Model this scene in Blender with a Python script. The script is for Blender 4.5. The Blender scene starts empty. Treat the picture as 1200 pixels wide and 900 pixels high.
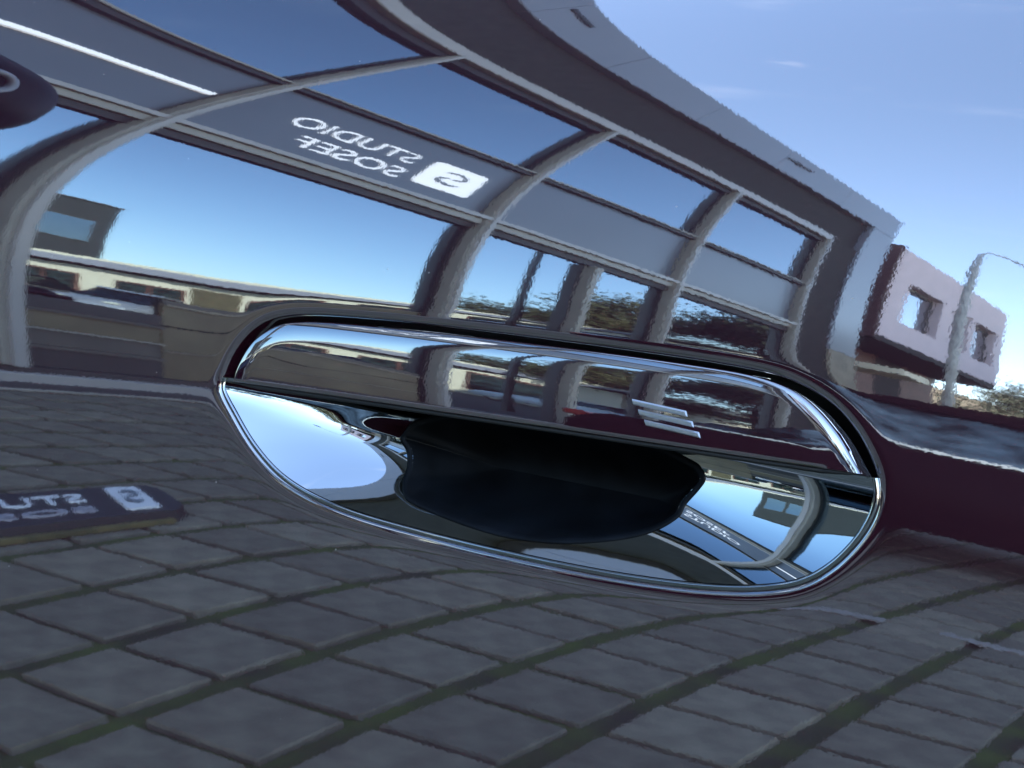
import bpy, bmesh, math, random
import numpy as np
from mathutils import Vector, Matrix
random.seed(7); rng = np.random.default_rng(7)
C = bpy.context.scene.collection
sc = bpy.context.scene
rad = math.radians

# ------------------------------------------------------------ camera, sky, sun, exposure
CAM_H = 0.7892                      # lens height above the paving
cam_d = bpy.data.cameras.new('camera'); cam = bpy.data.objects.new('camera', cam_d); C.objects.link(cam)
cam_d.sensor_width = 36.0; cam_d.lens = 36.0 * 1601.1 / 1200.0
cam_d.clip_start = 0.01; cam_d.clip_end = 4000
F_ = Vector((-0.550429, 0.83030798, 0.08727301)); R_ = Vector((0.82474881, 0.52453224, 0.21131807)); U_ = Vector((-0.12968157, -0.1882939, 0.97351327))
m = Matrix.Identity(4)
for i in range(3):
    m[i][0], m[i][1], m[i][2] = R_[i], U_[i], -F_[i]
m.translation = Vector((0, -0.3702, CAM_H))
cam.matrix_world = m
sc.camera = cam

SUN_EL, SUN_DIR = 31.0, Vector((-0.72, 0.69, 0))          # towards the sun, behind the shop
SUN_DIR.normalize(); sdir = Vector((SUN_DIR.x * math.cos(rad(SUN_EL)), SUN_DIR.y * math.cos(rad(SUN_EL)), math.sin(rad(SUN_EL))))
w = bpy.data.worlds.new('World'); sc.world = w; w.use_nodes = True
nt = w.node_tree; nt.nodes.clear()
sky = nt.nodes.new('ShaderNodeTexSky'); sky.sky_type = 'NISHITA'; sky.sun_disc = False
sky.sun_elevation = rad(SUN_EL); sky.sun_rotation = math.atan2(SUN_DIR.x, SUN_DIR.y)
sky.air_density = 1.0; sky.dust_density = 0.6; sky.ozone_density = .9; sky.altitude = 300
bg = nt.nodes.new('ShaderNodeBackground'); bg.inputs[1].default_value = 0.12
out = nt.nodes.new('ShaderNodeOutputWorld')
tc = nt.nodes.new('ShaderNodeTexCoord'); mp = nt.nodes.new('ShaderNodeMapping'); mp.inputs['Scale'].default_value = (1.5, 2.2, 9.0)
nz = nt.nodes.new('ShaderNodeTexNoise'); nz.inputs['Scale'].default_value = 1.7; nz.inputs['Detail'].default_value = 7; nz.inputs['Roughness'].default_value = .58
rp = nt.nodes.new('ShaderNodeValToRGB'); rp.color_ramp.elements[0].position = .60; rp.color_ramp.elements[1].position = .80
rp.color_ramp.elements[1].color = (.10, .10, .10, 1)
mx = nt.nodes.new('ShaderNodeMixRGB'); mx.inputs[2].default_value = (5.0, 5.0, 5.4, 1); rp.color_ramp.elements[0].color = (.0, .0, .0, 1)
nt.links.new(tc.outputs['Generated'], mp.inputs[0]); nt.links.new(mp.outputs[0], nz.inputs['Vector']); nt.links.new(nz.outputs[0], rp.inputs[0])
nt.links.new(rp.outputs[0], mx.inputs[0]); nt.links.new(sky.outputs[0], mx.inputs[1]); mp2 = nt.nodes.new('ShaderNodeMapping'); mp2.inputs['Scale'].default_value = (3.2, 3.2, 13.0); mp2.inputs['Location'].default_value = (1.7, .4, .35)
nz2 = nt.nodes.new('ShaderNodeTexNoise'); nz2.inputs['Scale'].default_value = 2.6; nz2.inputs['Detail'].default_value = 5; nz2.inputs['Roughness'].default_value = .5
rp2 = nt.nodes.new('ShaderNodeValToRGB'); rp2.color_ramp.elements[0].position = .685; rp2.color_ramp.elements[1].position = .76; rp2.color_ramp.elements[1].color = (.05, .05, .05, 1)
mx2 = nt.nodes.new('ShaderNodeMixRGB'); mx2.inputs[2].default_value = (9.5, 8.6, 8.0, 1)
nt.links.new(tc.outputs['Generated'], mp2.inputs[0]); nt.links.new(mp2.outputs[0], nz2.inputs['Vector']); nt.links.new(nz2.outputs[0], rp2.inputs[0]); nt.links.new(rp2.outputs[0], mx2.inputs[0])
nt.links.new(mx.outputs[0], mx2.inputs[1]); nt.links.new(mx2.outputs[0], bg.inputs[0]); nt.links.new(bg.outputs[0], out.inputs[0])
sl = bpy.data.lights.new('sun', 'SUN'); sl.energy = 5.0; sl.angle = rad(.5); sl.color = (1, .90, .76)
so = bpy.data.objects.new('sun', sl); C.objects.link(so); so.rotation_euler = (-sdir).to_track_quat('-Z', 'Y').to_euler(); so.location = (0, 0, 30)
sc.view_settings.view_transform = 'Standard'; sc.view_settings.look = 'None'; sc.view_settings.gamma = 1
sc.view_settings.exposure = 3.05
sc.cycles.max_bounces = 10; sc.cycles.glossy_bounces = 8; sc.cycles.diffuse_bounces = 3; sc.cycles.caustics_reflective = False; sc.cycles.caustics_refractive = False
sc.cycles.use_denoising = True; sc.cycles.sample_clamp_indirect = 6

# ------------------------------------------------------------ materials
def mat(name, col, rough=.6, metal=0., noise=0., nscale=8., bump=0., bscale=40., bdist=.01, col2=None, ior=1.5, coat=0., coat_ior=1.5, coat_rough=.0, spec=.5, stretch=None, glow=0., objrand=0.):
    mt = bpy.data.materials.new(name); mt.use_nodes = True
    t = mt.node_tree; b = t.nodes['Principled BSDF']
    b.inputs['Base Color'].default_value = (*col, 1); b.inputs['Roughness'].default_value = rough; b.inputs['Metallic'].default_value = metal
    b.inputs['IOR'].default_value = ior; b.inputs['Specular IOR Level'].default_value = spec
    b.inputs['Coat Weight'].default_value = coat; b.inputs['Coat IOR'].default_value = coat_ior; b.inputs['Coat Roughness'].default_value = coat_rough
    co = t.nodes.new('ShaderNodeTexCoord'); vec = co.outputs['Object']
    if stretch:
        mpp = t.nodes.new('ShaderNodeMapping'); mpp.inputs['Scale'].default_value = stretch; t.links.new(vec, mpp.inputs[0]); vec = mpp.outputs[0]
    if noise or col2:
        n = t.nodes.new('ShaderNodeTexNoise'); n.inputs['Scale'].default_value = nscale; n.inputs['Detail'].default_value = 6
        t.links.new(vec, n.inputs['Vector'])
        r = t.nodes.new('ShaderNodeValToRGB'); r.color_ramp.elements[0].position = .32; r.color_ramp.elements[1].position = .68
        c2 = col2 or tuple(min(1, c * (1 + noise)) for c in col); c1 = col if col2 else tuple(c * (1 - noise) for c in col)
        r.color_ramp.elements[0].color = (*c1, 1); r.color_ramp.elements[1].color = (*c2, 1)
        t.links.new(n.outputs[0], r.inputs[0]); t.links.new(r.outputs[0], b.inputs['Base Color'])
    if objrand:
        oi_ = t.nodes.new('ShaderNodeObjectInfo'); mr = t.nodes.new('ShaderNodeMapRange'); mr.inputs['To Min'].default_value = 1 - objrand; mr.inputs['To Max'].default_value = 1 + objrand
        ml_ = t.nodes.new('ShaderNodeMixRGB'); ml_.blend_type = 'MULTIPLY'; ml_.inputs[0].default_value = 1
        t.links.new(oi_.outputs['Random'], mr.inputs['Value']); t.links.new(r.outputs[0], ml_.inputs[1]); t.links.new(mr.outputs[0], ml_.inputs[2]); t.links.new(ml_.outputs[0], b.inputs['Base Color'])
    if bump:
        n2 = t.nodes.new('ShaderNodeTexNoise'); n2.inputs['Scale'].default_value = bscale; n2.inputs['Detail'].default_value = 3
        t.links.new(vec, n2.inputs['Vector'])
        bp = t.nodes.new('ShaderNodeBump'); bp.inputs['Strength'].default_value = bump; bp.inputs['Distance'].default_value = bdist
        t.links.new(n2.outputs[0], bp.inputs['Height']); t.links.new(bp.outputs[0], b.inputs['Normal'])
        if coat: t.links.new(bp.outputs[0], b.inputs['Coat Normal'])
    if glow: b.inputs['Emission Color'].default_value = (.93, .96, 1, 1); b.inputs['Emission Strength'].default_value = glow
    return mt

def paint_mat(name, peel):
    """dark maroon lacquer with orange peel and a little dust"""
    mt = mat(name, (.026, .0010, .0075), rough=.55, coat=1, coat_ior=4.0, coat_rough=.020, spec=.2)
    t = mt.node_tree; b = t.nodes['Principled BSDF']; co = t.nodes.new('ShaderNodeTexCoord')
    def N(scale, detail=1.5):
        n = t.nodes.new('ShaderNodeTexNoise'); n.inputs['Scale'].default_value = scale; n.inputs['Detail'].default_value = detail
        t.links.new(co.outputs['Object'], n.inputs['Vector']); return n
    a, c = N(900), N(260, 0)
    b1 = t.nodes.new('ShaderNodeBump'); b1.inputs['Strength'].default_value = 1; b1.inputs['Distance'].default_value = peel
    b2 = t.nodes.new('ShaderNodeBump'); b2.inputs['Strength'].default_value = 1; b2.inputs['Distance'].default_value = peel * .9
    t.links.new(a.outputs[0], b1.inputs['Height']); t.links.new(c.outputs[0], b2.inputs['Height']); t.links.new(b2.outputs[0], b1.inputs['Normal'])
    t.links.new(b1.outputs[0], b.inputs['Coat Normal'])
    v = t.nodes.new('ShaderNodeTexVoronoi'); v.inputs['Scale'].default_value = 75; t.links.new(co.outputs['Object'], v.inputs['Vector'])
    ls = t.nodes.new('ShaderNodeMath'); ls.operation = 'LESS_THAN'; ls.inputs[1].default_value = .021; t.links.new(v.outputs['Distance'], ls.inputs[0])
    df = t.nodes.new('ShaderNodeBsdfDiffuse'); df.inputs[0].default_value = (.5, .47, .42, 1)
    mxs = t.nodes.new('ShaderNodeMixShader'); o = t.nodes['Material Output']
    ml = t.nodes.new('ShaderNodeMath'); ml.operation = 'MULTIPLY'; ml.inputs[1].default_value = .45; t.links.new(ls.outputs[0], ml.inputs[0])
    t.links.new(ml.outputs[0], mxs.inputs[0]); t.links.new(b.outputs[0], mxs.inputs[1]); t.links.new(df.outputs[0], mxs.inputs[2]); t.links.new(mxs.outputs[0], o.inputs[0])
    return mt

M = dict(
    paint=paint_mat('maroon_lacquer', 1.55e-6),
    chrome=mat('chrome', (0.395, 0.41, 0.43), rough=.02, metal=1, bump=1, bscale=300, bdist=1.5e-6),
    satin=mat('satin_chrome', (.80, .81, .84), rough=.34, metal=.9),
    sideglass=mat('side_glass', (.010, .013, .013), rough=.01, noise=.1, nscale=3, ior=1.7),
    black=mat('black_plastic', (.006, .007, .009), rough=.35, noise=.3, nscale=60, spec=.3),
    refl_black=mat('reflection_black', (.004, .005, .007), rough=.45, noise=.4, nscale=90, bump=.2, bscale=900, bdist=.0002, spec=.12),  # black for the dark reflection imitated in the chrome cup
    seal=mat('rubber_seal', (0.0110, 0.0102, 0.0101), rough=.5, noise=.2, nscale=80),
    mirror_shell=mat('mirror_shell', (.002, .004, .009), rough=.5, noise=.2, nscale=30, spec=.10),
    ring=mat('lens_ring', (.22, .22, .24), rough=.4, noise=.1, nscale=40),
    paver=mat('concrete_paver', (0.143, 0.13, 0.094), rough=.85, noise=.24, nscale=17, objrand=.16, bump=.5, bscale=160, bdist=.002),
    paver_b=mat('concrete_paver_worn', (0.166, 0.148, 0.106), rough=.85, noise=.28, nscale=13, objrand=.16, bump=.5, bscale=160, bdist=.002),
    moss=mat('mossy_joint', (0.036, 0.038, 0.022), rough=.95, col2=(.070, .105, .016), nscale=6, bump=1, bscale=240, bdist=.006),
    asphalt=mat('asphalt', (0.075, 0.068, 0.055), rough=.9, noise=.2, nscale=3, bump=.6, bscale=90, bdist=.004),
    linepaint=mat('worn_line_paint', (0.24, 0.225, 0.2), rough=.8, noise=.25, nscale=30),
    alu=mat('grey_aluminium', (0.27, 0.25, 0.21), rough=.42, noise=.06, nscale=3),
    alu_light=mat('light_aluminium', (0.33, 0.31, 0.29), rough=.35, noise=.05, nscale=3),
    dark=mat('dark_cladding', (0.026, 0.027, 0.024), spec=.12, rough=.8, noise=.2, nscale=6),
    gap=mat('black_gasket', (0.0088, 0.0082, 0.0076), rough=.6, noise=.2, nscale=10),
    fascia=mat('composite_fascia', (0.175, 0.19, 0.225), rough=.28, noise=.04, nscale=.8),
    signpanel=mat('slate_sign_panel', (0.085, 0.1, 0.124), rough=.30, noise=.05, nscale=1.2),
    glass=mat('solar_glass', (0.195, 0.265, 0.325), rough=.0, metal=1, bump=.6, bscale=1.1, bdist=.0012),
    lit=mat('lit_acrylic', (.80, .80, .81), rough=.4, noise=.02, nscale=20, glow=.16),
    white=mat('white_vinyl', (.80, .80, .81), rough=.5, noise=.03, nscale=20),
    olive=mat('olive_infill', (0.13, 0.105, 0.056), rough=.55, noise=.18, nscale=3),
    slate=mat('slate_infill', (0.075, 0.07, 0.056), rough=.5, noise=.15, nscale=4),
    navy=mat('navy_infill', (0.026, 0.027, 0.026), rough=.5, noise=.15, nscale=4),
    stone=mat('tan_stone', (.20, .17, .12), rough=.6, noise=.25, nscale=2.5),
    render=mat('white_render', (0.7, 0.565, 0.585), rough=.8, noise=.05, nscale=2),
    brick=mat('red_brick', (.065, .028, .024), rough=.85, noise=.25, nscale=12),
    brown=mat('brown_cladding', (0.13, 0.055, 0.04), rough=.7, noise=.2, nscale=3),
    cream=mat('cream_render', (0.84, 0.74, 0.55), rough=.85, noise=.06, nscale=2),
    lav=mat('grey_gutter', (.34, .33, .37), rough=.5, noise=.05, nscale=3),
    slatewall=mat('slate_render', (0.042, 0.045, 0.043), rough=.7, noise=.1, nscale=2),
    roof=mat('roof_felt', (0.1320, 0.1224, 0.1008), rough=.9, noise=.2, nscale=3),
    darkglass=mat('dark_glass', (0.055, 0.075, 0.08), rough=.03, metal=.9, noise=.85, nscale=5, stretch=(1,1,2.5), bump=1, bscale=1.6, bdist=.02),
    winglass=mat('window_glass', (.40, .44, .48), rough=.01, metal=1, noise=.05, nscale=2),
    maroon=mat('dark_maroon_paint', (0.012, 0.0015, 0.003), rough=.55, noise=.1, nscale=2, spec=.05),
    silver=mat('silver_paint', (.42, .43, .45), rough=.35, metal=.6, noise=.05, nscale=2),
    navycar=mat('dark_blue_paint', (.012, .014, .02), rough=.35, noise=.05, nscale=3, coat=.5),
    slatecar=mat('slate_paint', (.07, .075, .08), rough=.35, noise=.05, nscale=3, coat=.5),
    whitecar=mat('white_paint', (.75, .75, .74), rough=.3, noise=.04, nscale=3, coat=.5),
    redlamp=mat('red_lamp', (0.22, 0.02, 0.015), rough=.2, noise=.1, nscale=20),
    headlamp=mat('headlamp_glass', (.65, .65, .55), rough=.1, noise=.1, nscale=20),
    tyre=mat('tyre_rubber', (.014, .014, .015), rough=.85, noise=.2, nscale=20),
    rim=mat('alloy_rim', (.3, .3, .32), rough=.3, metal=1, noise=.1, nscale=20),
    pole=mat('galvanised_pole', (0.46, 0.45, 0.42), rough=.5, noise=.15, nscale=9),
    leaf=mat('leaves', (0.02, 0.03, 0.012), rough=.7, col2=(.075, .070, .022), nscale=.9),
    leafdark=mat('dark_leaves', (0.01, 0.018, 0.01), rough=.7, col2=(.024,.034,.016), nscale=1.5),
    bark=mat('bark', (.07, .055, .04), rough=.9, noise=.3, nscale=10, bump=.6, bscale=30, bdist=.02),
    board=mat('black_rubber', (0.007, 0.007, 0.008), rough=.55, noise=.2, nscale=14, bump=.3, bscale=200, bdist=.002),
    yellow=mat('weathered_yellow', (0.11, 0.095, 0.035), rough=.8, col2=(.040, .045, .015), nscale=16),
)

# ------------------------------------------------------------ helpers
def link(name, me, mt, parent=None, smooth=False, kind=None):
    o = bpy.data.objects.new(name, me); C.objects.link(o)
    if mt is not None and not me.materials: me.materials.append(mt)
    if parent is not None: o.parent = parent
    if smooth:
        for p in me.polygons: p.use_smooth = True
    if kind: o['kind'] = kind
    return o
def np_mesh(name, V, Fc):
    me = bpy.data.meshes.new(name); me.from_pydata([tuple(map(float, v)) for v in V], [], [tuple(map(int, f)) for f in Fc]); me.update(); return me
def box_bm(bm, x0, x1, y0, y1, z0, z1, bevel=0.):
    r = bmesh.ops.create_cube(bm, size=1)
    bmesh.ops.scale(bm, vec=(x1 - x0, y1 - y0, z1 - z0), verts=r['verts'])
    bmesh.ops.translate(bm, vec=((x0 + x1) / 2, (y0 + y1) / 2, (z0 + z1) / 2), verts=r['verts'])
    if bevel:
        es = list({e for v in r['verts'] for e in v.link_edges})
        bmesh.ops.bevel(bm, geom=es, offset=bevel, segments=1, affect='EDGES')
def box(name, x0, x1, y0, y1, z0, z1, mt, parent=None, bevel=0., kind=None):
    bm = bmesh.new(); box_bm(bm, x0, x1, y0, y1, z0, z1, bevel); me = bpy.data.meshes.new(name); bm.to_mesh(me); bm.free()
    return link(name, me, mt, parent, kind=kind)
def prism(name, poly, depth_axis, d0, d1, mt, parent=None, bevel=0.):
    """poly: list of 2-D points extruded; depth_axis 'y': poly in (x,z); 'x': poly in (y,z)"""
    bm = bmesh.new()
    def P(p, d): return (p[0], d, p[1]) if depth_axis == 'y' else (d, p[0], p[1])
    a = [bm.verts.new(P(p, d0)) for p in poly]; b = [bm.verts.new(P(p, d1)) for p in poly]
    bm.faces.new(a); bm.faces.new(b[::-1]); n = len(poly)
    for i in range(n): bm.faces.new((a[i], b[i], b[(i + 1) % n], a[(i + 1) % n]))
    bmesh.ops.recalc_face_normals(bm, faces=bm.faces)
    if bevel: bmesh.ops.bevel(bm, geom=list(bm.edges), offset=bevel, segments=2, affect='EDGES')
    me = bpy.data.meshes.new(name); bm.to_mesh(me); bm.free()
    return link(name, me, mt, parent)
def tube(name, pts, radii, mt, parent=None, n=12):
    V, Fc = [], []
    pts = [Vector(p) for p in pts]
    for i, p in enumerate(pts):
        d = (pts[min(i + 1, len(pts) - 1)] - pts[max(i - 1, 0)]).normalized()
        a = d.orthogonal().normalized(); b = d.cross(a)
        for k in range(n):
            t = 2 * math.pi * k / n; V.append(p + (a * math.cos(t) + b * math.sin(t)) * radii[i])
    for i in range(len(pts) - 1):
        for k in range(n): Fc.append((i * n + k, i * n + (k + 1) % n, (i + 1) * n + (k + 1) % n, (i + 1) * n + k))
    Fc.append(tuple(range(n))[::-1]); Fc.append(tuple((len(pts) - 1) * n + k for k in range(n)))
    return link(name, np_mesh(name, V, Fc), mt, parent, smooth=True)
PHI = -1.591
UF = Vector((math.cos(PHI), math.sin(PHI), 0)); NF = Vector((math.sin(PHI), -math.cos(PHI), 0))
def W(u, ww, h=0.): return UF * u + NF * ww + Vector((0, 0, h))
def thing(name, label, cat, u, ww, h=0., rot=0., group=None):
    """Empty at the thing's base; its local x runs along the street front, local y towards the car, z up"""
    o = bpy.data.objects.new(name, None); C.objects.link(o); o.empty_display_size = .2
    o.location = W(u, ww, h); o.rotation_euler = (0, 0, PHI + rot)
    o['label'] = label; o['category'] = cat
    if group: o['group'] = group
    return o
def text_mesh(body, size, spacing=1.):
    cu = bpy.data.curves.new('lettering', 'FONT'); cu.body = body; cu.size = size; cu.extrude = .004; cu.space_character = spacing
    o = bpy.data.objects.new('lettering', cu); C.objects.link(o)
    dg = bpy.context.evaluated_depsgraph_get(); me = bpy.data.meshes.new_from_object(o.evaluated_get(dg))
    bpy.data.objects.remove(o); bpy.data.curves.remove(cu); return me
def lettering(body, size, parent, x_start, width, y, z, mt, flat=False, height=None):
    """letters read by someone standing on the car's side; flat: lying on the ground, tops away from the car"""
    me = text_mesh(body, size); co = np.array([v.co[:] for v in me.vertices])
    lo, hi = co.min(0), co.max(0); sx = width / (hi[0] - lo[0]); sy = (height / (hi[1] - lo[1])) if height else 1.
    for v in me.vertices:
        a = (v.co.x - lo[0]) * sx; b = (v.co.y - lo[1]) * sy; t = v.co.z
        v.co = (x_start - a, y - b, z + t) if flat else (x_start - a, y + t, z + b)
    me.flip_normals() if False else None
    return link('lettering', me, mt, parent)
def s_logo(parent, x0, x1, y, z0, z1, flat=False, mt='lit'):
    """white rounded square with a two-stroke S"""
    cx, cz, hw, hh = (x0 + x1) / 2, (z0 + z1) / 2, (x1 - x0) / 2, (z1 - z0) / 2
    def outl(k):
        pts = []
        for q, (sx, sz) in enumerate(((1, 1), (-1, 1), (-1, -1), (1, -1))):
            for j in range(5):
                t = math.pi / 2 * (q + j / 4); pts.append((cx + hw * (sx * .82 + .18 * math.cos(t)), cz + hh * (sz * .82 + .18 * math.sin(t))))
        return pts
    def put(poly, d0, d1, mt, name):
        bm = bmesh.new()
        def P(p, d): return (p[0], p[1], d) if flat else (p[0], d, p[1])
        a = [bm.verts.new(P(p, d0)) for p in poly]; b = [bm.verts.new(P(p, d1)) for p in poly]; n = len(poly)
        bm.faces.new(a); bm.faces.new(b[::-1])
        for i in range(n): bm.faces.new((a[i], b[i], b[(i + 1) % n], a[(i + 1) % n]))
        bmesh.ops.recalc_face_normals(bm, faces=bm.faces); me = bpy.data.meshes.new(name); bm.to_mesh(me); bm.free(); return link(name, me, mt, parent)
    put(outl(0), y, y + .006, M[mt], 'logo_tile')
    # two hooked strokes making an S as read from the car side (x runs to the reader's left)
    def arc(ccx, ccz, rx, rz, t0, t1, th):
        n = 14; o_, i_ = [], []
        for k in range(n + 1):
            t = rad(t0 + (t1 - t0) * k / n); tw = th * math.sin(math.pi * (k + .6) / (n + 1.2)) + .004
            o_.append((ccx - math.cos(t) * (rx + tw / 2), ccz + math.sin(t) * (rz + tw / 2))); i_.append((ccx - math.cos(t) * (rx - tw / 2), ccz + math.sin(t) * (rz - tw / 2)))
        return o_ + i_[::-1]
    sgn = -1 if flat else 1
    put(arc(cx, cz + sgn * .24 * hh, .42 * hw, .26 * hh, sgn * 20, sgn * 265, .16 * hh), y + .007, y + .011, M['signpanel'], 'logo_stroke')
    put(arc(cx, cz - sgn * .24 * hh, .42 * hw, .26 * hh, sgn * 85, -sgn * 160, .16 * hh), y + .007, y + .011, M['signpanel'], 'logo_stroke')

# ------------------------------------------------------------ ground and paving
def plane(name, x0, x1, y0, y1, z, mt, kind='structure', parent=None):
    o = link(name, np_mesh(name, [(x0, y0, z), (x1, y0, z), (x1, y1, z), (x0, y1, z)], [(0, 1, 2, 3)]), mt, parent)
    if kind: o['kind'] = kind
    return o
plane('ground', -1500, 1500, -1500, 1500, -.05, M['asphalt'])
# paving lattice measured on the photograph: 0.22 m along the shop front, 0.257 m towards it
pav = bpy.data.objects.new('paving', np_mesh('paving', [(-5, -5.2, -.012), (34, -5.2, -.012), (34, 26, -.012), (-5, 26, -.012), (-5, -5.2, -.049), (34, -5.2, -.049), (34, 26, -.049), (-5, 26, -.049)],
      [(0, 1, 2, 3), (4, 7, 6, 5), (0, 4, 5, 1), (1, 5, 6, 2), (2, 6, 7, 3), (3, 7, 4, 0)])); C.objects.link(pav)
pav.rotation_euler = (0, 0, PHI); pav.data.materials.append(M['moss']); pav['kind'] = 'structure'
GA, GB = .2203, .2566; OU, OW = 1.212, 1.975    # joint crossing (u, w)
def paver_mesh(name, mt, seed):
    r = random.Random(seed); bm = bmesh.new()
    hx, hy = (GA - .024) / 2, (GB - .048) / 2
    box_bm(bm, -hx, hx, -hy, hy, -.03, .0, .004)
    for v in bm.verts: v.co += Vector((r.uniform(-.0025, .0025), r.uniform(-.0025, .0025), r.uniform(-.0012, .0012) if v.co.z > -.01 else 0))
    me = bpy.data.meshes.new(name); bm.to_mesh(me); bm.free(); me.materials.append(mt); return me
pm = [paver_mesh('paver', M['paver'] if k % 3 else M['paver_b'], k) for k in range(9)]
cells = []
for i in range(-24, 136):
    for j in range(-14, 118):
        u = OU + (i + .5) * GA; ww = OW + (.5 - j) * GB
        if -3.9 < u < 30 and -24 < ww < 4.78: cells.append((u, ww))
def pkey(c):
    u, ww = c; az = math.degrees(math.atan2(u, ww)); d = math.hypot(u, ww)
    return d + (50 if not 34 < az < 86 else 0) + (20 if d < .8 else 0)
cells.sort(key=pkey)
for k, (u, ww) in enumerate(cells[:300]):
    o = bpy.data.objects.new('paver', pm[rng.integers(9)]); C.objects.link(o); o.parent = pav
    o.location = (u + rng.normal() * .0022, -ww + rng.normal() * .0022, rng.normal() * .0012); o.rotation_euler = (rng.normal() * .004, rng.normal() * .004, rng.normal() * .010)
V, Fc = [], []
hx, hy = (GA - .024) / 2, (GB - .048) / 2
for (u, ww) in cells[300:]:
    b = len(V); z = rng.normal() * .001
    V += [(u + sx * hx * s, -ww + sy * hy * s, zz) for zz, s in ((-.012, 1.), (z, .985)) for sx, sy in ((-1, -1), (1, -1), (1, 1), (-1, 1))]
    Fc += [(b + 4, b + 5, b + 6, b + 7)] + [(b + q, b + (q + 1) % 4, b + 4 + (q + 1) % 4, b + 4 + q) for q in range(4)]
o = link('far_pavers', np_mesh('far_pavers', V, Fc), M['paver'], pav, kind='stuff')
# worn bay line: broken light dashes beside the next parking bay
bay = thing('bay_line', 'worn pale broken line painted on the paving beside the dark parked car', 'bay line', 2.95, .9, .001)
for k, (y0, y1) in enumerate(((-.30, -.02), (.12, .36), (.62, .95), (-1.0, -.62))):
    box('dash', -.035 + .02 * (k % 2), .035 + .02 * (k % 2), y0, y1, .0, .004, M['linepaint'], bay)

# ------------------------------------------------------------ shop front (in line with w = 5)
shop = thing('shop_front', 'glazed shop front with slate sign band reading STUDIO SOSEF under a pale frame', 'shop', 0, 5.0)
UL = [-5.7, -2.5, .64, 3.83, 7.03, 10.18, 13.27]
for k, u in enumerate(UL):
    mu = box('mullion', u - .062, u + .062, .0, .125, .12, 6.70, M['alu'], shop, .008)
    box('cover_strip', u - .030, u + .030, .126, .145, .12, 6.70, M['alu_light'], mu)
    box('gasket', u - .084, u - .064, -.02, .03, .12, 6.70, M['gap'], mu)
x0, x1 = -5.76, 13.34
box('lower_transom', x0, x1, .0, .09, 3.40, 3.52, M['alu'], shop, .006)
box('lower_transom', x0, x1, .0, .13, 3.522, 3.60, M['alu_light'], shop, .006)
box('shadow_gap', x0, x1, -.02, .05, 3.28, 3.398, M['gap'], shop)
box('upper_transom', x0, x1, .0, .09, 4.83, 4.90, M['gap'], shop, .004)
box('upper_transom', x0, x1, .0, .11, 4.902, 4.935, M['alu'], shop, .004)
box('head_rail', x0, x1, .0, .13, 6.68, 6.86, M['alu_light'], shop, .008)
box('shadow_gap', x0, x1, -.02, .06, 6.56, 6.678, M['gap'], shop)
box('threshold', x0, x1, .0, .16, .0, .075, M['alu_light'], shop, .005)
box('door_step', x0, 13.3, .17, .42, -.002, .010, M['navy'], shop); box('step_edge', x0, 13.3, .421, .455, -.002, .014, M['alu'], shop, .003)
box('plinth', x0, x1, -.02, .10, .076, .118, M['navy'], shop)
for a, b in zip(UL[:-1], UL[1:]):
    A, B = a + .064, b - .086
    for z0, z1 in ((.12, 3.278), (4.937, 6.558)):
        p = box('glass_pane', A, B, -.03, .0, z0, z1, M['glass'], shop)
        t_ = rng.normal(size=2) * .0012; p.rotation_euler = (t_[0] * .4, 0, 0)
    box('sign_panel', A, B, .0, .035, 3.602, 4.828, M['signpanel'], shop)
# low infill panels of the two bays in view
def infill(x0, x1, rows):
    for (z0, z1, mt, pr) in rows: box('infill_panel', x0, x1, .003, .02 + pr, z0, z1, M[mt], shop)
infill(3.92, 4.72, [(.12, .27, 'navy', .012), (.272, .30, 'slate', .030), (.302, .43, 'slate', .006), (.432, .445, 'alu', .028), (.447, .60, 'olive', .004), (.602, .625, 'slate', .03), (.627, .74, 'navy', .01)])
infill(4.722, 6.88, [(.12, .37, 'olive', .012), (.372, .385, 'stone', .025), (.387, .63, 'olive', .012), (.632, .645, 'dark', .016), (.647, .86, 'olive', .012), (.862, .885, 'stone', .03), (.887, .93, 'slate', .012)])
for u in (8.74,): box('door_post', u - .05, u + .05, .003, .12, .12, 3.278, M['alu'], shop, .006)
box('strip_light', .8, 3.70, .037, .07, 4.21, 4.27, M['lit'], shop)
# sign
lettering('STUDIO', .3, shop, 5.80, 1.34, .036, 4.20, M['lit'], height=.25)
lettering('SOSEF', .3, shop, 5.84, 1.10, .036, 3.82, M['lit'], height=.25)
s_logo(shop, 5.98, 6.66, .037, 3.86, 4.46)
# dark inner border and pale frame
box('dark_border', x0, 14.52, -.06, .0 - .002, 6.86, 8.02, M['dark'], shop)
box('dark_border', 13.342, 14.52, -.06, .06, .0, 6.858, M['dark'], shop)
for u in np.arange(-10.5, 15.5, 2.605): box('frame_fascia', u, u + 2.597, -.4, .10 + rng.normal() * .002, 8.022, 8.86, M['fascia'], shop, .006)
box('frame_leg', 14.522, 15.55, -.4, .10, 3.2, 8.02, M['fascia'], shop, .01)
box('frame_leg_base', 14.522, 15.55, -.4, .11, .0, 3.198, M['stone'], shop, .01)
box('frame_leg', -10.5, x0 - .002, -.4, .10, .0, 8.02, M['fascia'], shop, .01)
for u in (2.6, 10.4): box('slot_vent', u, u + .9, .101, .116, 8.50, 8.56, M['gap'], shop)
box('building_body', -10.48, 15.53, -9, -.402, 0, 8.8, M['slatewall'], shop); box('added_shade_block', -10.2, 15.4, -9, -4.2, 8.802, 13.5, M['slatewall'], shop)  # taller block at the back is added out of sight to shade the brick flank
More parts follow.
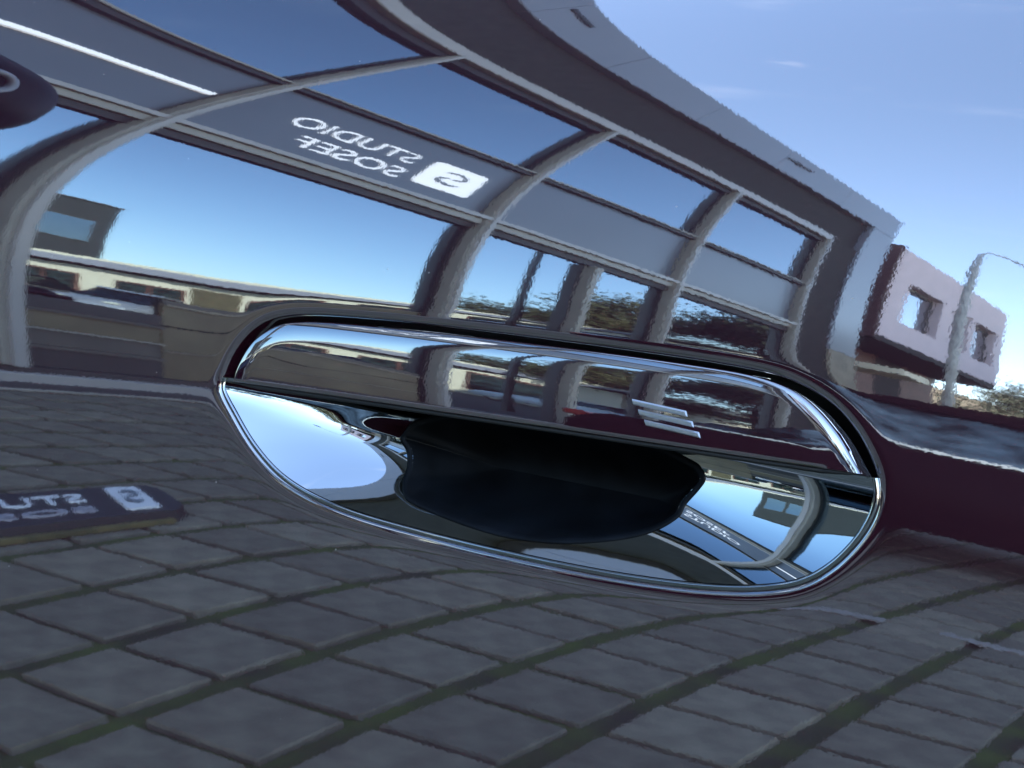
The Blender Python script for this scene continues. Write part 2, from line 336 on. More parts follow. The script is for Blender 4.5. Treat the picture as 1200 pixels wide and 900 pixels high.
# wheel stop with lettering lying in front of the shop
ws = thing('wheel_stop', 'black rubber parking stop with white lettering and mossy yellow front edge on the paving', 'wheel stop', 1.27, 2.45)
bm = bmesh.new(); pl = [(-.9, -.14), (.78, -.14)] + [(.78 + .08 * math.sin(rad(a)), -.06 - .08 * math.cos(rad(a))) for a in range(15, 90, 15)] + [(.86, .10), (.82, .145), (-.9, .145)]
va = [bm.verts.new((x, y, 0)) for x, y in pl]; vb = [bm.verts.new((x * .995, y * .95, .037)) for x, y in pl]
bm.faces.new(va[::-1]); bm.faces.new(vb)
for k in range(len(pl)): bm.faces.new((va[k], va[(k + 1) % len(pl)], vb[(k + 1) % len(pl)], vb[k]))
bmesh.ops.recalc_face_normals(bm, faces=bm.faces); me = bpy.data.meshes.new('stop_body'); bm.to_mesh(me); bm.free(); link('stop_body', me, M['board'], ws)
box('edge_strip', -.9, .80, .146, .162, .0, .018, M['yellow'], ws, .003)
me_l = lettering('STUDIO', .1, ws, .60, .46, .0, .038, M['white'], flat=True, height=.075)
me_l = lettering('SOSEF', .1, ws, .60, .43, .09, .038, M['lav'], flat=True, height=.045)
s_logo(ws, .68, .78, .038, -.10, .11, flat=True, mt='white')
for ch in ws.children:
    for v in ch.data.vertices: v.co.x -= .62 * v.co.y

# ------------------------------------------------------------ neighbours in the street
wb = thing('white_building', 'white rendered upper storey with square windows over a dark ground floor and brick flank', 'building', 18.3, 5.5)
T = 8.85
wx = [(0, 2.2), (2.2, 4.6), (4.6, 6.1), (6.1, 7.9)]
ops = [(1.0, 3.3), (4.2, 5.5), (6.0, 7.9)]
zb, zt = 5.6, 7.45
box('wall', 0, 8.6, -.25, 0, zt + .002, T, M['render'], wb); box('wall', 0, 8.6, -.25, 0, 4.75, zb - .002, M['render'], wb)
xs = [0] + [v for o_ in ops for v in o_] + [8.6]
for a, b in zip(xs[::2], xs[1::2]): box('wall', a, b, -.25, 0, zb, zt, M['render'], wb)
for a, b in ops:
    f = box('window', a, b, -.24, -.17, zb, zb + .12, M['slate'], wb)
    box('window_frame', a, b, -.24, -.17, zt - .10, zt, M['slate'], f); box('window_frame', a, a + .1, -.24, -.17, zb + .121, zt - .101, M['slate'], f); box('window_frame', b - .1, b, -.24, -.17, zb + .121, zt - .101, M['slate'], f)
    box('pane', a + .102, b - .102, -.22, -.2, zb + .122, zt - .102, M['winglass'], f)
box('brick_flank', -.16, -.002, -8, .0, 4.6, T + .1, M['brick'], wb)
box('roof', .0, 8.6, -8, -.252, T - .2, T - .02, M['roof'], wb)
box('soffit', 0, 8.6, -8, -.02, 4.55, 4.748, M['dark'], wb)
for k, (a, b, mt) in enumerate(((0, 1.3, 'stone'), (1.32, 4.2, 'brown'), (4.22, 6.0, 'dark'), (6.02, 8.6, 'brown'))): box('ground_floor_wall', a, b, -8, -1.2, 0, 4.548, M[mt], wb)
box('awning', -.2, 1.25, -1.18, .5, 3.3, 3.5, M['cream'], wb)

lp = thing('street_lamp', 'pale grey street lamp post with long curved arm standing before the white building', 'street lamp', 11.65, 2.83)
tube('post', [(0, 0, 0), (0, 0, 3.4), (-.03, 0, 5.5), (.0, 0, 6.05)], [.062, .055, .045, .028], M['pole'], lp)
tube('arm', [(.0, 0, 6.0), (.12, .03, 6.16), (.5, .12, 6.24), (1.1, .25, 6.22), (1.9, .45, 6.15)], [.03, .022, .018, .016, .014], M['pole'], lp, 8)
box('lantern', 1.85, 2.35, .38, .54, 6.08, 6.18, M['silver'], lp, .02)

def car(name, label, u, ww, rot, paint, L=4.4, H=1.28, Wd=1.8, group=None):
    """low coupe; local x lengthwise, y=0 the middle"""
    t = thing(name, label, 'car', u, ww, 0, rot, group); h = Wd / 2
    prof = [(-L/2, .34), (-L/2 + .02, .62), (-L/2 + .18, .80), (-L*.30, .86), (L*.20, .84), (L/2 - .45, .74), (L/2 - .08, .58), (L/2, .40), (L/2 - .06, .22), (-L/2 + .08, .22)]
    bm = bmesh.new(); n = len(prof); ys = [(-h, .9), (-h + .10, 1.), (h - .10, 1.), (h, .9)]
    rows = [[bm.verts.new((x * (1 if s == 1 else .985), y, .54 + (z - .54) * s)) for (x, z) in prof] for (y, s) in ys]
    for a, b in zip(rows, rows[1:]):
        for i in range(n): bm.faces.new((a[i], a[(i+1) % n], b[(i+1) % n], b[i]))
    bm.faces.new(rows[0][::-1]); bm.faces.new(rows[-1]); bmesh.ops.recalc_face_normals(bm, faces=bm.faces)
    bmesh.ops.bevel(bm, geom=list(bm.edges), offset=.03, segments=2, affect='EDGES')
    me = bpy.data.meshes.new('body'); bm.to_mesh(me); bm.free(); link('body', me, M[paint], t, smooth=True)
    # cabin glass and roof
    cab = [(-L*.40, .84), (-L*.24, H - .06), (L*.02, H - .06), (L*.21, .83)]
    bm = bmesh.new(); q = [[bm.verts.new((x, y * (1 if z < 1 else .80), z)) for (x, z) in cab] for y in (-h + .04, h - .04)]
    bm.faces.new(q[0]); bm.faces.new(q[1][::-1])
    for i in range(4): bm.faces.new((q[0][i], q[1][i], q[1][(i+1) % 4], q[0][(i+1) % 4]))
    bmesh.ops.recalc_face_normals(bm, faces=bm.faces); me = bpy.data.meshes.new('window_glass'); bm.to_mesh(me); bm.free(); link('window_glass', me, M['darkglass'], t)
    prism('roof', [(-L*.26, H - .075), (-L*.20, H - .01), (-L*.05, H + .02), (.0, H), (L*.05, H - .07)], 'y', -h * .82, h * .82, M[paint], t, .012)
    for s in (-1, 1):
        box('window_trim', -L*.38, L*.20, s * (h - .035) - .012, s * (h - .035) + .012, .846, .866, M['satin'], t)
        for x in (-L*.31, L*.31):
            wh = bpy.data.objects.new('wheel', None)
            bmw = bmesh.new(); r = bmesh.ops.create_cone(bmw, cap_ends=True, segments=28, radius1=.32, radius2=.32, depth=.2); bmesh.ops.rotate(bmw, verts=r['verts'], cent=(0, 0, 0), matrix=Matrix.Rotation(rad(90), 3, 'X'))
            bmesh.ops.translate(bmw, verts=r['verts'], vec=(x, s * (h - .11), .32)); me = bpy.data.meshes.new('tyre'); bmw.to_mesh(me); bmw.free(); ty = link('wheel', me, M['tyre'], t)
            bmw = bmesh.new(); r = bmesh.ops.create_cone(bmw, cap_ends=True, segments=20, radius1=.21, radius2=.21, depth=.215); bmesh.ops.rotate(bmw, verts=r['verts'], cent=(0, 0, 0), matrix=Matrix.Rotation(rad(90), 3, 'X'))
            bmesh.ops.translate(bmw, verts=r['verts'], vec=(x, s * (h - .11), .32)); me = bpy.data.meshes.new('rim'); bmw.to_mesh(me); bmw.free(); link('rim', me, M['rim'], ty)
        box('headlight', L/2 - .30, L/2 - .08, s * (h - .32) - .16, s * (h - .32) + .16, .60, .68, M['headlamp'], t, .02)
        box('tail_light', -L/2 - .012, -L/2 + .10, s * (h - .28) - .2, s * (h - .28) + .2, .66, .76, M['redlamp'], t, .02)
    return t
car('parked_car', 'dark maroon low car parked in the next bay beyond the worn pale line', 5.5, .55, rad(90), 'maroon')
car('parked_car', 'white car parked far across the yard in front of the trees', 21.5, -1.5, rad(70), 'whitecar', H=1.5)
car('parked_car', 'silver car parked by the cream building with red tail lights towards the yard', 22.5, -13.2, rad(200), 'silver', H=1.45)

car('parked_car', 'dark car parked in front of the cream building, left of the silver car', 23.4, -18.2, rad(185), 'navycar', H=1.5)
car('parked_car', 'slate grey car parked nose out by the cream building, right of the silver car', 23.0, -9.0, rad(80), 'slatecar', H=1.5)
cb = thing('cream_building', 'long low sunlit cream building with grey gutter band behind the parked cars', 'building', 26, -3.0)
box('wall', .0, 7.5, 0, 32, .0, 2.65, M['cream'], cb); g_ = box('roof', -.25, 7.9, -.4, 32.5, 3.02, 3.36, M['cream'], cb, .02); box('gutter', -.40, -.252, -.5, 32.6, 2.80, 3.19, M['lav'], g_); box('soffit', -.25, 7.9, -.3, 32.4, 2.74, 3.018, M['gap'], cb)
for k, y in enumerate((-1.5, -4.4, -7.6, -12.0, -15.5, -20)):
    y = -y; f = box('window', -.06, -.002, y, y + 2.3, .55, 2.15, M['brown'], cb); box('pane', -.075, -.062, y + .1, y + 1.05, .65, 2.05, M['darkglass'], f); box('pane', -.075, -.062, y + 1.2, y + 2.2, .65, 2.05, M['darkglass'], f)
db = thing('slate_building', 'dark slate two storey building rising behind the low cream roof', 'building', 38.5, -41)
box('wall', 0, 9.3, 0, 10, 0, 13.0, M['slatewall'], db); box('roof', -.1, 9.4, -.1, 10.1, 13.002, 13.2, M['slate'], db)
for a, b in ((1.0, 5.0), (5.3, 8.3)):
    f = box('window', a, b, -.06, -.002, 7.2, 10.4, M['slate'], db); box('pane', a + .12, b - .12, -.08, -.062, 7.35, 10.25, M['winglass'], f)
for y0, y1, mt in ((10.2, 11.8, 'olive'), (17.4, 19.6, 'slate')): box('garage_door', -.05, -.002, y0, y1, 0, 2.4, M[mt], cb)
lw = thing('white_wall', 'low white yard wall in front of the cream building', 'wall', 20, -20)
box('wall_body', 0, .25, -6, 3, 0, 1.0, M['render'], lw); box('coping', -.04, .29, -6.04, 3.04, 1.002, 1.08, M['white'], lw)

def tree(label, u, ww, hgt, crown, n, mt, group=None):
    t = thing('tree', label, 'tree', u, ww, 0, 0, group)
    tube('trunk', [(0, 0, 0), (.05, 0, hgt * .3), (-.04, .05, hgt * .55), (.05, 0, hgt * .8)], [.16, .12, .08, .03], M['bark'], t, 9)
    Vv, Ff = [], []; cl = [(rng.normal(size=3) * np.array([.55, .55, .36])) for _ in range(13)]
    for k in range(n):
        c = cl[rng.integers(13)] * crown + rng.normal(size=3) * crown * .20 + np.array([0, 0, hgt * .68])
        a = rng.normal(size=3); a /= np.linalg.norm(a); b = np.cross(a, rng.normal(size=3)); b /= np.linalg.norm(b); s = .06 + .06 * rng.random()
        i = len(Vv); Vv += [c - a * s, c + b * s * .5, c + a * s, c - b * s * .5]; Ff.append((i, i + 1, i + 2, i + 3))
    link('crown', np_mesh('crown', Vv, Ff), M[mt], t); return t
tree('broad green tree with yellowing top standing near the white parked car', 27.6, -4.0, 6.5, 2.1, 14000, 'leaf')
tree('dense dark tree standing left of the broad green tree', 27.0, -.4, 6.3, 2.5, 14000, 'leafdark')
fh = thing('grey_house', 'plain grey house closing the far end of the street past the white building', 'house', 48, 10)
box('wall', 0, 9, -14, 6, 0, 4.2, M['slatewall'], fh); prism('roof', [(-14.4, 4.2), (6.4, 4.2), (-4, 7.4)], 'x', -.3, 9.3, M['roof'], fh)
for y in (-11, -6.5, -2, 2.5): f = box('window', -.06, -.002, y, y + 1.6, 1.2, 2.8, M['slate'], fh); box('pane', -.08, -.062, y + .1, y + 1.5, 1.3, 2.7, M['winglass'], f)
tree('dark tree at the far end of the street past the white building', 40, 6.4, 7.2, 2.8, 14000, 'leafdark')

# ------------------------------------------------------------ the car door
MONO = [(0, 1), (1, 0), (0, 2), (1, 1), (2, 0), (0, 3), (1, 2), (2, 1), (3, 0), (0, 4), (1, 3), (2, 2), (3, 1), (4, 0), (0, 5), (1, 4), (2, 3), (3, 2), (4, 1), (5, 0), (0, 6), (1, 5), (2, 4), (3, 3), (4, 2), (5, 1), (6, 0)]
COEF = [-0.0352493, 0.0015676, 0.0090663, -0.0037703, 0.0007251, 0.0043895, 0.0073836, -0.0044173, 0.0015566, 0.0087397, 0.002797, 0.0052744, -0.0025475, 0.0002481, 0.0014067, -0.0024418, 0.0009825, 0.0022206, -0.0005365, -0.0002244, -0.00077, -0.0016324, -0.0019827, 0.0004214, 0.0008392, 0.0001148, -7.8e-05]
XC, ZC, SS = -0.13850981, -0.08567053, 0.2
def door_y(x, z):
    """pressed sheet surface: y over (x along the car, z relative to the lens height); straight continuation past the measured part"""
    x = np.asarray(x, float); z = np.asarray(z, float)
    xk = np.clip(x, -.60, -.045); zk = np.clip(z, -.165, .190)
    X, Z = (xk - XC) / SS, (zk - ZC) / SS; y = 0; gx = 0; gz = 0
    for (i, j), c in zip(MONO, COEF):
        y = y + c * X**i * Z**j
        if i: gx = gx + c * i * X**(i-1) * Z**j
        if j: gz = gz + c * j * X**i * Z**(j-1)
    dx, dz = x - xk, z - zk
    return y + gx / SS * dx + gz / SS * dz
def spline(P, n):
    """closed Catmull-Rom through P, resampled evenly"""
    P = np.array(P, float); k = len(P); pts = []
    for i in range(k):
        a, b, c, d = P[i-1], P[i], P[(i+1) % k], P[(i+2) % k]
        for t in np.linspace(0, 1, 24, endpoint=False):
            pts.append(.5 * ((2*b) + (-a + c)*t + (2*a - 5*b + 4*c - d)*t*t + (-a + 3*b - 3*c + d)*t**3))
    pts = np.array(pts)
    for _ in range(6): pts = (np.roll(pts, 1, 0) + 2 * pts + np.roll(pts, -1, 0)) / 4
    L = np.concatenate([[0], np.cumsum(np.linalg.norm(np.roll(pts, -1, 0) - pts, axis=1))]); s = np.linspace(0, L[-1], n, endpoint=False)
    pp = np.vstack([pts, pts[:1]]); return np.stack([np.interp(s, L, pp[:, 0]), np.interp(s, L, pp[:, 1])], 1)
def outward(O):
    t = np.roll(O, -1, 0) - np.roll(O, 1, 0); t /= np.linalg.norm(t, axis=1)[:, None]
    n = np.stack([t[:, 1], -t[:, 0]], 1); c = O.mean(0)
    if ((O - c) * n).sum() < 0: n = -n
    for _ in range(10): n = (np.roll(n, 1, 0) + 2 * n + np.roll(n, -1, 0)); n /= np.linalg.norm(n, axis=1)[:, None]
    return n
def rings_mesh(name, rings, close=False):
    n = len(rings[0]); V = np.concatenate(rings); Fc = []
    for r in range(len(rings) - 1):
        for k in range(n): Fc.append((r*n + k, r*n + (k+1) % n, (r+1)*n + (k+1) % n, (r+1)*n + k))
    me = np_mesh(name, V, Fc); bm = bmesh.new(); bm.from_mesh(me)
    if close: bm.faces.ensure_lookup_table(); bmesh.ops.contextual_create(bm, geom=[bm.verts[i] for i in range((len(rings)-1)*n, len(rings)*n)] if bm.verts.ensure_lookup_table() is None else [])
    bmesh.ops.recalc_face_normals(bm, faces=bm.faces); bm.to_mesh(me); bm.free(); return me
def face_front(me):
    """normals towards the outside of the car (-y) on the whole"""
    s = sum(p.normal.y * p.area for p in me.polygons)
    if s > 0: me.flip_normals()
    return me
REC = [(-.3566, .0188), (-.3564, .0262), (-.3527, .0351), (-.3463, .0426), (-.3373, .0476), (-.3221, .0507), (-.2923, .0524), (-.2642, .0531), (-.2314, .0535), (-.2010, .0536), (-.1728, .0534), (-.1516, .0524), (-.1398, .0498), (-.1304, .0454), (-.1234, .0397), (-.1182, .0331), (-.1150, .0268), (-.1143, .0208), (-.1158, .0145), (-.1192, .0080), (-.1240, .0018), (-.1303, -.0034), (-.1384, -.0071), (-.1506, -.0102), (-.1688, -.0128), (-.1939, -.0147), (-.2241, -.0156), (-.2570, -.0156), (-.2856, -.0147), (-.3066, -.0122), (-.3231, -.0075), (-.3368, .0003), (-.3483, .0100)]
BAR = [(-.3514, .0223), (-.3503, .0280), (-.3466, .0358), (-.3415, .0412), (-.3328, .0457), (-.3175, .0480), (-.2914, .0492), (-.2634, .0501), (-.2307, .0507), (-.2005, .0510), (-.1724, .0509), (-.1564, .0503), (-.1446, .0481), (-.1363, .0440), (-.1285, .0377), (-.1235, .0318), (-.1203, .0280)]
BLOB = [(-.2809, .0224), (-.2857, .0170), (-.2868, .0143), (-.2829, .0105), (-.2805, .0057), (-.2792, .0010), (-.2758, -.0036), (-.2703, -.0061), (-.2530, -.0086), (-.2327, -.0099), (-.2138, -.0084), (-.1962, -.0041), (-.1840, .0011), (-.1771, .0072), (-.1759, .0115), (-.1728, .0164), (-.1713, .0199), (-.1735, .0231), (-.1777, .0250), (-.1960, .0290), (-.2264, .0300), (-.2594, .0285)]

door = bpy.data.objects.new('car_door', None); C.objects.link(door); door.location = (0, 0, CAM_H); door.empty_display_size = .1
door['label'] = 'glossy dark maroon car door with flush handle and chrome cup mirroring a shop front'; door['category'] = 'car door'

NO = 560
O = spline(REC, NO); Nn = outward(O)
def flare(s): return .0004 * np.exp(-(s / .0012)) + .00006 * np.exp(-(s / .006))
rings = []
E0 = flare(0.)
for dy in (.016, .010, .006):                                     # returned edge inside the hole
    P = O - Nn * .0007; rings.append(np.stack([P[:, 0], door_y(O[:, 0], O[:, 1]) + E0 + dy, P[:, 1]], 1))
for a in (0, 18, 36, 54, 72):                                     # rolled edge, radius 1.4 mm
    r = .0010; off = -.0007 + r * (1 - math.cos(rad(a))) * .8; P = O + Nn * off
    rings.append(np.stack([P[:, 0], door_y(P[:, 0], P[:, 1]) + E0 + r * (1 - math.sin(rad(a))) + .0002, P[:, 1]], 1))
for s in np.concatenate([np.linspace(.0004, .008, 18), np.linspace(.0088, .020, 14)]):
    P = O + Nn * s; rings.append(np.stack([P[:, 0], door_y(P[:, 0], P[:, 1]) + flare(s), P[:, 1]], 1))
Pi = O + Nn * .020
X0, X1, Z0, Z1 = -1.10, .42, -.46, .262
cen = np.array([-.235, .019])
ang = np.arctan2((Pi[:, 1] - cen[1]) / .055, (Pi[:, 0] - cen[0]) / .14)
dirv = np.stack([np.cos(ang), np.sin(ang)], 1)
tx = np.where(dirv[:, 0] > 0, (X1 - cen[0]), (cen[0] - X0)) / np.maximum(abs(dirv[:, 0]), 1e-6)
tz = np.where(dirv[:, 1] > 0, (Z1 - cen[1]), (cen[1] - Z0)) / np.maximum(abs(dirv[:, 1]), 1e-6)
Po = cen + dirv * np.minimum(tx, tz)[:, None]
for k in np.linspace(0, 1, 90)[1:]:
    kk = k ** 1.25; P = Pi * (1 - kk) + Po * kk
    rings.append(np.stack([P[:, 0], door_y(P[:, 0], P[:, 1]) + flare(.02 + kk * .1) * (1 - kk), P[:, 1]], 1))
back = rings[-1].copy(); back[:, 1] += .03; rings.append(back)
link('door_panel', face_front(rings_mesh('door_panel', rings)), M['paint'], door, smooth=True)
me = bpy.data.meshes.new('tmp'); bpy.data.meshes.remove(me)

# seal and dark housing behind the gap round the pull bar
def depth_ring(Oc, Nc, off, dy): P = Oc + Nc * off; return np.stack([P[:, 0], door_y(P[:, 0], P[:, 1]) + dy, P[:, 1]], 1)
seal_r = [depth_ring(O, Nn, .0002, .0145)] + [depth_ring(O, Nn, -.0006 - .001 * k, d) for k, d in enumerate((.0150, .0152, .0175, .019))]
hs = [depth_ring(O, Nn, .0, .0225)]
for k in np.linspace(0, 1, 8)[1:]:
    Q = O * (1 - k) + (np.stack([np.clip(O[:, 0], -.32, -.15), np.full(NO, .022)], 1)) * k; hs.append(np.stack([Q[:, 0], door_y(Q[:, 0], Q[:, 1]) + .0225 + .02 * k, Q[:, 1]], 1))
link('handle_housing', face_front(rings_mesh('handle_housing', hs)), M['black'], door, smooth=True)

# ---- chrome cup: scooped shell between the lower rim and a line hidden behind the bar
def poly_dist(P, L):
    """distance of points P (n,2) to an open polyline L"""
    d = np.full(len(P), 1e9)
    for a, b in zip(L[:-1], L[1:]):
        ab = b - a; t = np.clip(((P - a) @ ab) / (ab @ ab), 0, 1); d = np.minimum(d, np.linalg.norm(P - a - t[:, None] * ab, axis=1))
    return d
iL = int(np.argmin(abs(O[:, 1] - .0232) + (O[:, 0] > -.25))); iR = int(np.argmin(abs(O[:, 1] - .0284) + (O[:, 0] < -.2)))
def arc_idx(a, b):
    f = [(a + k) % NO for k in range((b - a) % NO + 1)]; g = [(b + k) % NO for k in range((a - b) % NO + 1)][::-1]
    return f if O[f].mean(0)[1] < O[g].mean(0)[1] else g
low = O[arc_idx(iL, iR)] - Nn[arc_idx(iL, iR)] * .0009
lowS = low[::3]
nt_ = 620; s = np.concatenate([[0], np.cumsum(np.linalg.norm(np.diff(low, axis=0), axis=1))]); si = np.linspace(0, s[-1], nt_)
low = np.stack([np.interp(si, s, low[:, 0]), np.interp(si, s, low[:, 1])], 1)
CC = np.array([-.222, .0295]); DMAX = .0193
la = np.arctan2(low[:, 1] - CC[1], low[:, 0] - CC[0]); la = np.unwrap(la); lr = np.linalg.norm(low - CC, axis=1)
if la[0] > la[-1]: la_s, lr_s = la[::-1], lr[::-1]
else: la_s, lr_s = la, lr
lsel = O[(O[:, 0] < -.23) & (O[:, 1] < .036)]; lsel = lsel[np.argsort(lsel[:, 1])]; lz, lx = lsel[:, 1], lsel[:, 0]
def cup_depth(P):
    v = P - CC; a = np.arctan2(v[:, 1], v[:, 0]); a = np.where(a < la_s[0] - .5, a + 2 * math.pi, a); a = np.where(a > la_s[-1] + .5, a - 2 * math.pi, a)
    rho = np.linalg.norm(v, axis=1) / np.interp(a, la_s, lr_s)
    L = np.clip(P[:, 0] - np.interp(P[:, 1], lz, lx), 0, None); q = np.clip((P[:, 1] + .014) / .03, 0, 1); q = q * q * (3 - 2 * q); q2 = np.clip((P[:, 1] - .010) / .014, 0, 1); q = q * (1 - .25 * q2 * q2 * (3 - 2 * q2))
    return DMAX * (1 - np.clip(rho, 0, 1.1) ** 2.1) + .098 * L * np.exp(-(L / .085) ** 3) * q
NJ = 130; V = []
for j in range(NJ):
    k = 1 - (j / (NJ - 1)) ** 1.15 * .995; P = CC + (low - CC) * k
    V.append(np.stack([P[:, 0], door_y(P[:, 0], P[:, 1]) + cup_depth(P) + E0 * 0.55, P[:, 1]], 1))
Vc = np.concatenate(V); Fc = []
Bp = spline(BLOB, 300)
def inside(P, poly):
    r = np.zeros(len(P), bool); j = len(poly) - 1
    for i in range(len(poly)):
        a, b = poly[i], poly[j]; c = ((a[1] > P[:, 1]) != (b[1] > P[:, 1])); r ^= c & (P[:, 0] < (b[0] - a[0]) * (P[:, 1] - a[1]) / (b[1] - a[1] + 1e-15) + a[0]); j = i
    return r
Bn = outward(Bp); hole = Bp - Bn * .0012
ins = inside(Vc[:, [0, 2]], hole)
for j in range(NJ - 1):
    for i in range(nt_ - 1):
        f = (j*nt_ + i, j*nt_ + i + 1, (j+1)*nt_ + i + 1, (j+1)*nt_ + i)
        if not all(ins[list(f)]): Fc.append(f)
cup_me = np_mesh('chrome_cup', Vc, Fc); face_front(cup_me)
link('chrome_cup', cup_me, M['chrome'], door, smooth=True)
# bright outer rim bead of the cup
rimP = low; V, Fc = [], []
tang = np.gradient(low, axis=0); tang /= np.linalg.norm(tang, axis=1)[:, None]; nrm = np.stack([tang[:, 1], -tang[:, 0]], 1)
if (nrm * (low - cen)).sum() < 0: nrm = -nrm
for k in range(13):
    a = rad(-10 + 200 * k / 12); P = low + nrm * (.0010 * math.cos(a) - .0004)
    V.append(np.stack([P[:, 0], door_y(low[:, 0], low[:, 1]) + E0 * .55 + .0009 - .0010 * math.sin(a), P[:, 1]], 1))
for j in range(12):
    for i in range(nt_ - 1): Fc.append((j*nt_ + i, j*nt_ + i + 1, (j+1)*nt_ + i + 1, (j+1)*nt_ + i))
link('cup_rim', face_front(np_mesh('cup_rim', np.concatenate(V), Fc)), M['chrome'], door, smooth=True)
# black insert standing in for the bar's dark reflection in the cup
def cup_y(P): return door_y(P[:, 0], P[:, 1]) + cup_depth(P) + E0 * .55
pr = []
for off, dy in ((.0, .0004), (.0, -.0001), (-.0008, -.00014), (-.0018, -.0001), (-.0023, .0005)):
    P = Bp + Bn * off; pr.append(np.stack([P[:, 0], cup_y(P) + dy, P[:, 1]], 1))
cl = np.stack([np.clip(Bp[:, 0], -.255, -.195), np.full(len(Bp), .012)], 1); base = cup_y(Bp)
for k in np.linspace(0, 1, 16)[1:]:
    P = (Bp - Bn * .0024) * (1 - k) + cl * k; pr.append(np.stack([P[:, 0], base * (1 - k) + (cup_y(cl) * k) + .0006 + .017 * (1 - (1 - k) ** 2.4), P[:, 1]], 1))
link('dark_reflection_insert', face_front(rings_mesh('dark_reflection_insert', pr)), M['refl_black'], door, smooth=True)

# ---- pull bar
Bo = spline(BAR + [(-.1203 - (.2311 * t), .0278 - .0055 * t) for t in (.03, .25, .5, .75, .97)], 480)
# keep sharp lower corners: rebuild from the raw outline
top_c = np.array(BAR); ts = np.concatenate([[0], np.cumsum(np.linalg.norm(np.diff(top_c, axis=0), axis=1))])
def cr_open(P, n):
    P = np.vstack([2*P[0] - P[1], P, 2*P[-1] - P[-2]]); o = []
    for i in range(1, len(P) - 2):
        a, b, c, d = P[i-1], P[i], P[i+1], P[i+2]
        for t in np.linspace(0, 1, 24, endpoint=False): o.append(.5*((2*b) + (-a+c)*t + (2*a-5*b+4*c-d)*t*t + (-a+3*b-3*c+d)*t**3))
    o.append(P[-2]); o = np.array(o)
    for _ in range(30): o[1:-1] = (o[:-2] + 2*o[1:-1] + o[2:]) / 4
    L = np.concatenate([[0], np.cumsum(np.linalg.norm(np.diff(o, axis=0), axis=1))]); s = np.linspace(0, L[-1], n)
    return np.stack([np.interp(s, L, o[:, 0]), np.interp(s, L, o[:, 1])], 1)
NT = 420; topc = cr_open(top_c, NT)
botx = np.linspace(top_c[0, 0], top_c[-1, 0], NT); kx = (botx - botx[0]) / (botx[-1] - botx[0])
sg = np.concatenate([[0], np.cumsum(np.linalg.norm(np.diff(topc, axis=0), axis=1))]); sg /= sg[-1]
bx = botx[0] + (botx[-1] - botx[0]) * sg; kb = sg
botc = np.stack([bx, top_c[0, 1] + (top_c[-1, 1] - top_c[0, 1]) * kb + .0002 * np.sin(np.pi * kb)], 1)
topS = topc[::2]
def bar_y(P):
    dt = poly_dist(P, topS); db = poly_dist(P, botc[::20])
    xr = np.clip((P[:, 0] + .345) / .21, 0, 1) ** .7; RR = .0090 - .0052 * xr; r0 = .0011 - .0004 * xr
    top_r = (.00095 - .00055 * xr) * np.clip(1 - dt / RR, 0, 1) ** 2.4 + (.0010 - .0004 * xr) * (1 - np.sqrt(np.clip(1 - np.clip(1 - dt / r0, 0, 1) ** 2, 0, 1)))
    bot_r = (.0010 - .0004 * xr) * (1 - np.sqrt(np.clip(1 - np.clip(1 - db / .0012, 0, 1) ** 2, 0, 1)))
    zc = (P[:, 1] - .034) / .014
    return door_y(P[:, 0], P[:, 1]) - .0006 + top_r + bot_r + .00035 * zc ** 2 + .0003 * zc
rows = []
for dy in (.0024, .0018, .0010): rows.append(np.stack([botc[:, 0], bar_y(botc) + dy, botc[:, 1] + .0008 + .0002 * dy], 1))
rows[-1][:, 2] = botc[:, 1] + .0002
js = np.concatenate([1 - (1 - np.linspace(0, .5, 26) ** 1.5 * 1.0) , 1 - (np.linspace(.70, 0, 60) ** 1.7 * (.5 ** 1) / (.70 ** 1.7)) * .9])
js = np.unique(np.clip(js, 0, 1)); js = np.concatenate([[0], js[js > 0.004]])
if js[-1] < 1: js = np.append(js, 1.)
for k in js:
    P = botc * (1 - k) + topc * k; rows.append(np.stack([P[:, 0], bar_y(P), P[:, 1]], 1))
for dy in (.003, .010): rows.append(np.stack([topc[:, 0], bar_y(topc) + dy, topc[:, 1]], 1))
V = np.concatenate(rows); Fc = [(j*NT + i, j*NT + i + 1, (j+1)*NT + i + 1, (j+1)*NT + i) for j in range(len(rows) - 1) for i in range(NT - 1)]
bar = link('pull_bar', face_front(np_mesh('pull_bar', V, Fc)), M['paint'], door, smooth=True)
# dark lower lip of the bar
lipr = []; tp = (np.clip(np.minimum(kb, 1 - kb) / .05, .15, 1) ** .6)[:, None]
for off, dy in ((.0002, .0009), (-.0007, .0005), (-.0013, .0009), (-.0013, .0014), (-.0006, .0022)):
    P = botc + np.array([[0, off]]) * tp; lipr.append(np.stack([P[:, 0], bar_y(botc) + dy, P[:, 1]], 1))
sel = slice(3, NT - 3); lipr = [r[sel] for r in lipr]; n_ = len(lipr[0])
link('bar_lip', face_front(np_mesh('bar_lip', np.concatenate(lipr), [(j*n_ + i, j*n_ + i + 1, (j+1)*n_ + i + 1, (j+1)*n_ + i) for j in range(len(lipr) - 1) for i in range(n_ - 1)])), M['seal'], bar, smooth=True)
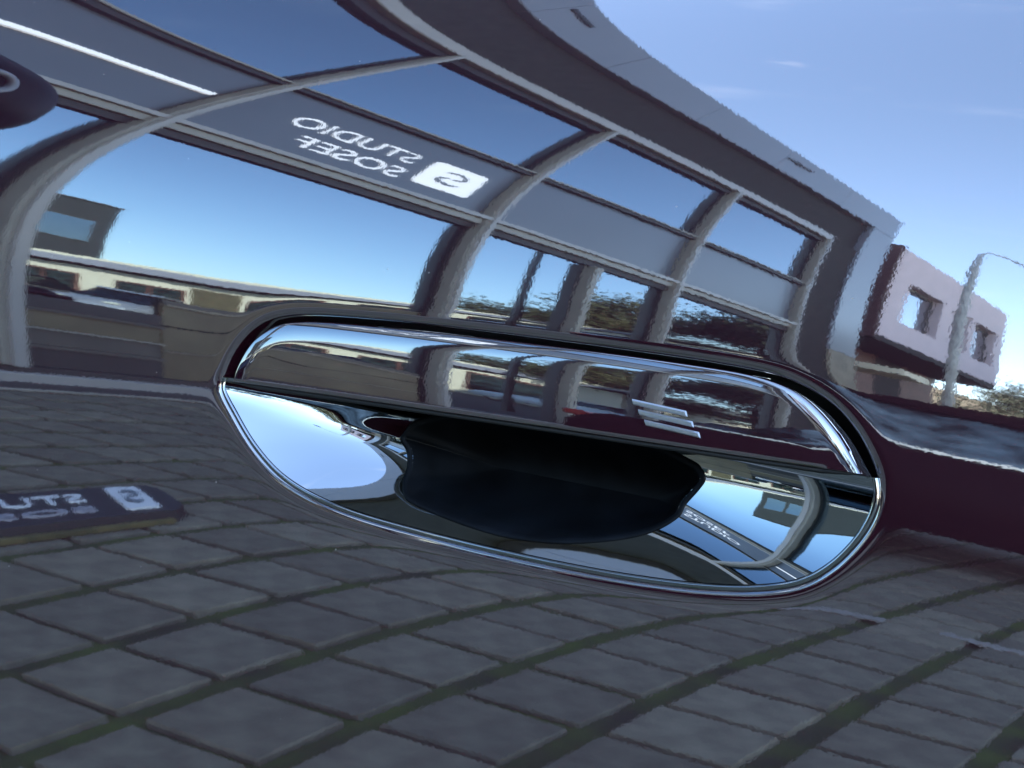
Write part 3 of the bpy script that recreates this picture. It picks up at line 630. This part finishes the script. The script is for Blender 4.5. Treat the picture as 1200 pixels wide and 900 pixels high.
# three slanted chrome strokes of the badge
for (xa, za), (xb, zb_) in (((-.1913, .0375), (-.1732, .0365)), ((-.1887, .0348), (-.1706, .0338)), ((-.1861, .0321), (-.1680, .0311))):
    bm = bmesh.new(); hh = .00100; rows_ = []
    ends = []
    for t in np.linspace(0, 1, 10):
        x = xa + (xb - xa) * t; z = za + (zb_ - za) * t; r = []
        for dz, up in ((-hh, -.0003), (-hh * .6, .0006), (hh * .25, .0008), (hh, -.0003)):
            e = (.00035 if t in (0., 1.) and up > 0 else 0) * (1 if t == 0 else -1)
            P = np.array([[x - dz * .5 + e, z + dz]]); r.append(bm.verts.new((P[0, 0], float(bar_y(P)[0]) - up, P[0, 1])))
        rows_.append(r)
    for a, b in zip(rows_, rows_[1:]):
        for q in range(3): bm.faces.new((a[q], a[q+1], b[q+1], b[q]))
    bm.faces.new(rows_[0]); bm.faces.new(rows_[-1][::-1]); bmesh.ops.recalc_face_normals(bm, faces=bm.faces)
    me = bpy.data.meshes.new('badge_stroke'); bm.to_mesh(me); bm.free(); link('badge_stroke', me, M['satin'], bar)

# ---- wing mirror housing ahead of the door, seen in the lacquer
bm = bmesh.new(); bmesh.ops.create_uvsphere(bm, u_segments=48, v_segments=32, radius=1)
for v in bm.verts:
    x, y, z = v.co; f = lambda q, e: math.copysign(abs(q) ** e, q)
    v.co = (-.893 + .115 * f(x, .8), -.190 + .085 * f(y, .8),   .268 + .068 * f(z, .8))
me = bpy.data.meshes.new('wing_mirror'); bm.to_mesh(me); bm.free(); wm = link('wing_mirror', me, M['mirror_shell'], door, smooth=True)
V, Fc = [], []
for i in range(28):
    for k in range(8):
        a, b_ = 2 * math.pi * i / 28, 2 * math.pi * k / 8; r = .014 + .004 * math.cos(b_)
        V.append((-.7765 + .004 * math.sin(b_) + .25 * (r * math.cos(a) * .3), -.1795 + r * math.cos(a), .267 + r * math.sin(a))); Fc.append((i*8 + k, i*8 + (k+1) % 8, ((i+1) % 28)*8 + (k+1) % 8, ((i+1) % 28)*8 + k))
link('lens_ring', np_mesh('lens_ring', V, Fc), M['ring'], wm, smooth=True)
tube('mirror_foot', [(-.87, -.12, .235), (-.87, -.04, .225), (-.87, .02, .22)], [.022, .026, .034], M['mirror_shell'], wm)

# belt trim and side window above the pressed panel
xs_ = np.linspace(X0, X1, 60); yb = door_y(xs_, np.full(60, Z1))
def strip(name, secs, mt, smooth=True):
    V = np.concatenate([np.stack([xs_, yb + dy, np.full(60, Z1 + dz)], 1) for dy, dz in secs]); Fc = [(j*60 + i, j*60 + i + 1, (j+1)*60 + i + 1, (j+1)*60 + i) for j in range(len(secs) - 1) for i in range(59)]
    return link(name, face_front(np_mesh(name, V, Fc)), mt, door, smooth=smooth)
strip('belt_trim', [(.012, -.004), (-.001, .000), (-.003, .006), (.000, .013), (.010, .015)], M['black'])
strip('side_window', [(.006, .012), (.060, .120), (.125, .230), (.205, .340), (.212, .340)], M['sideglass'])
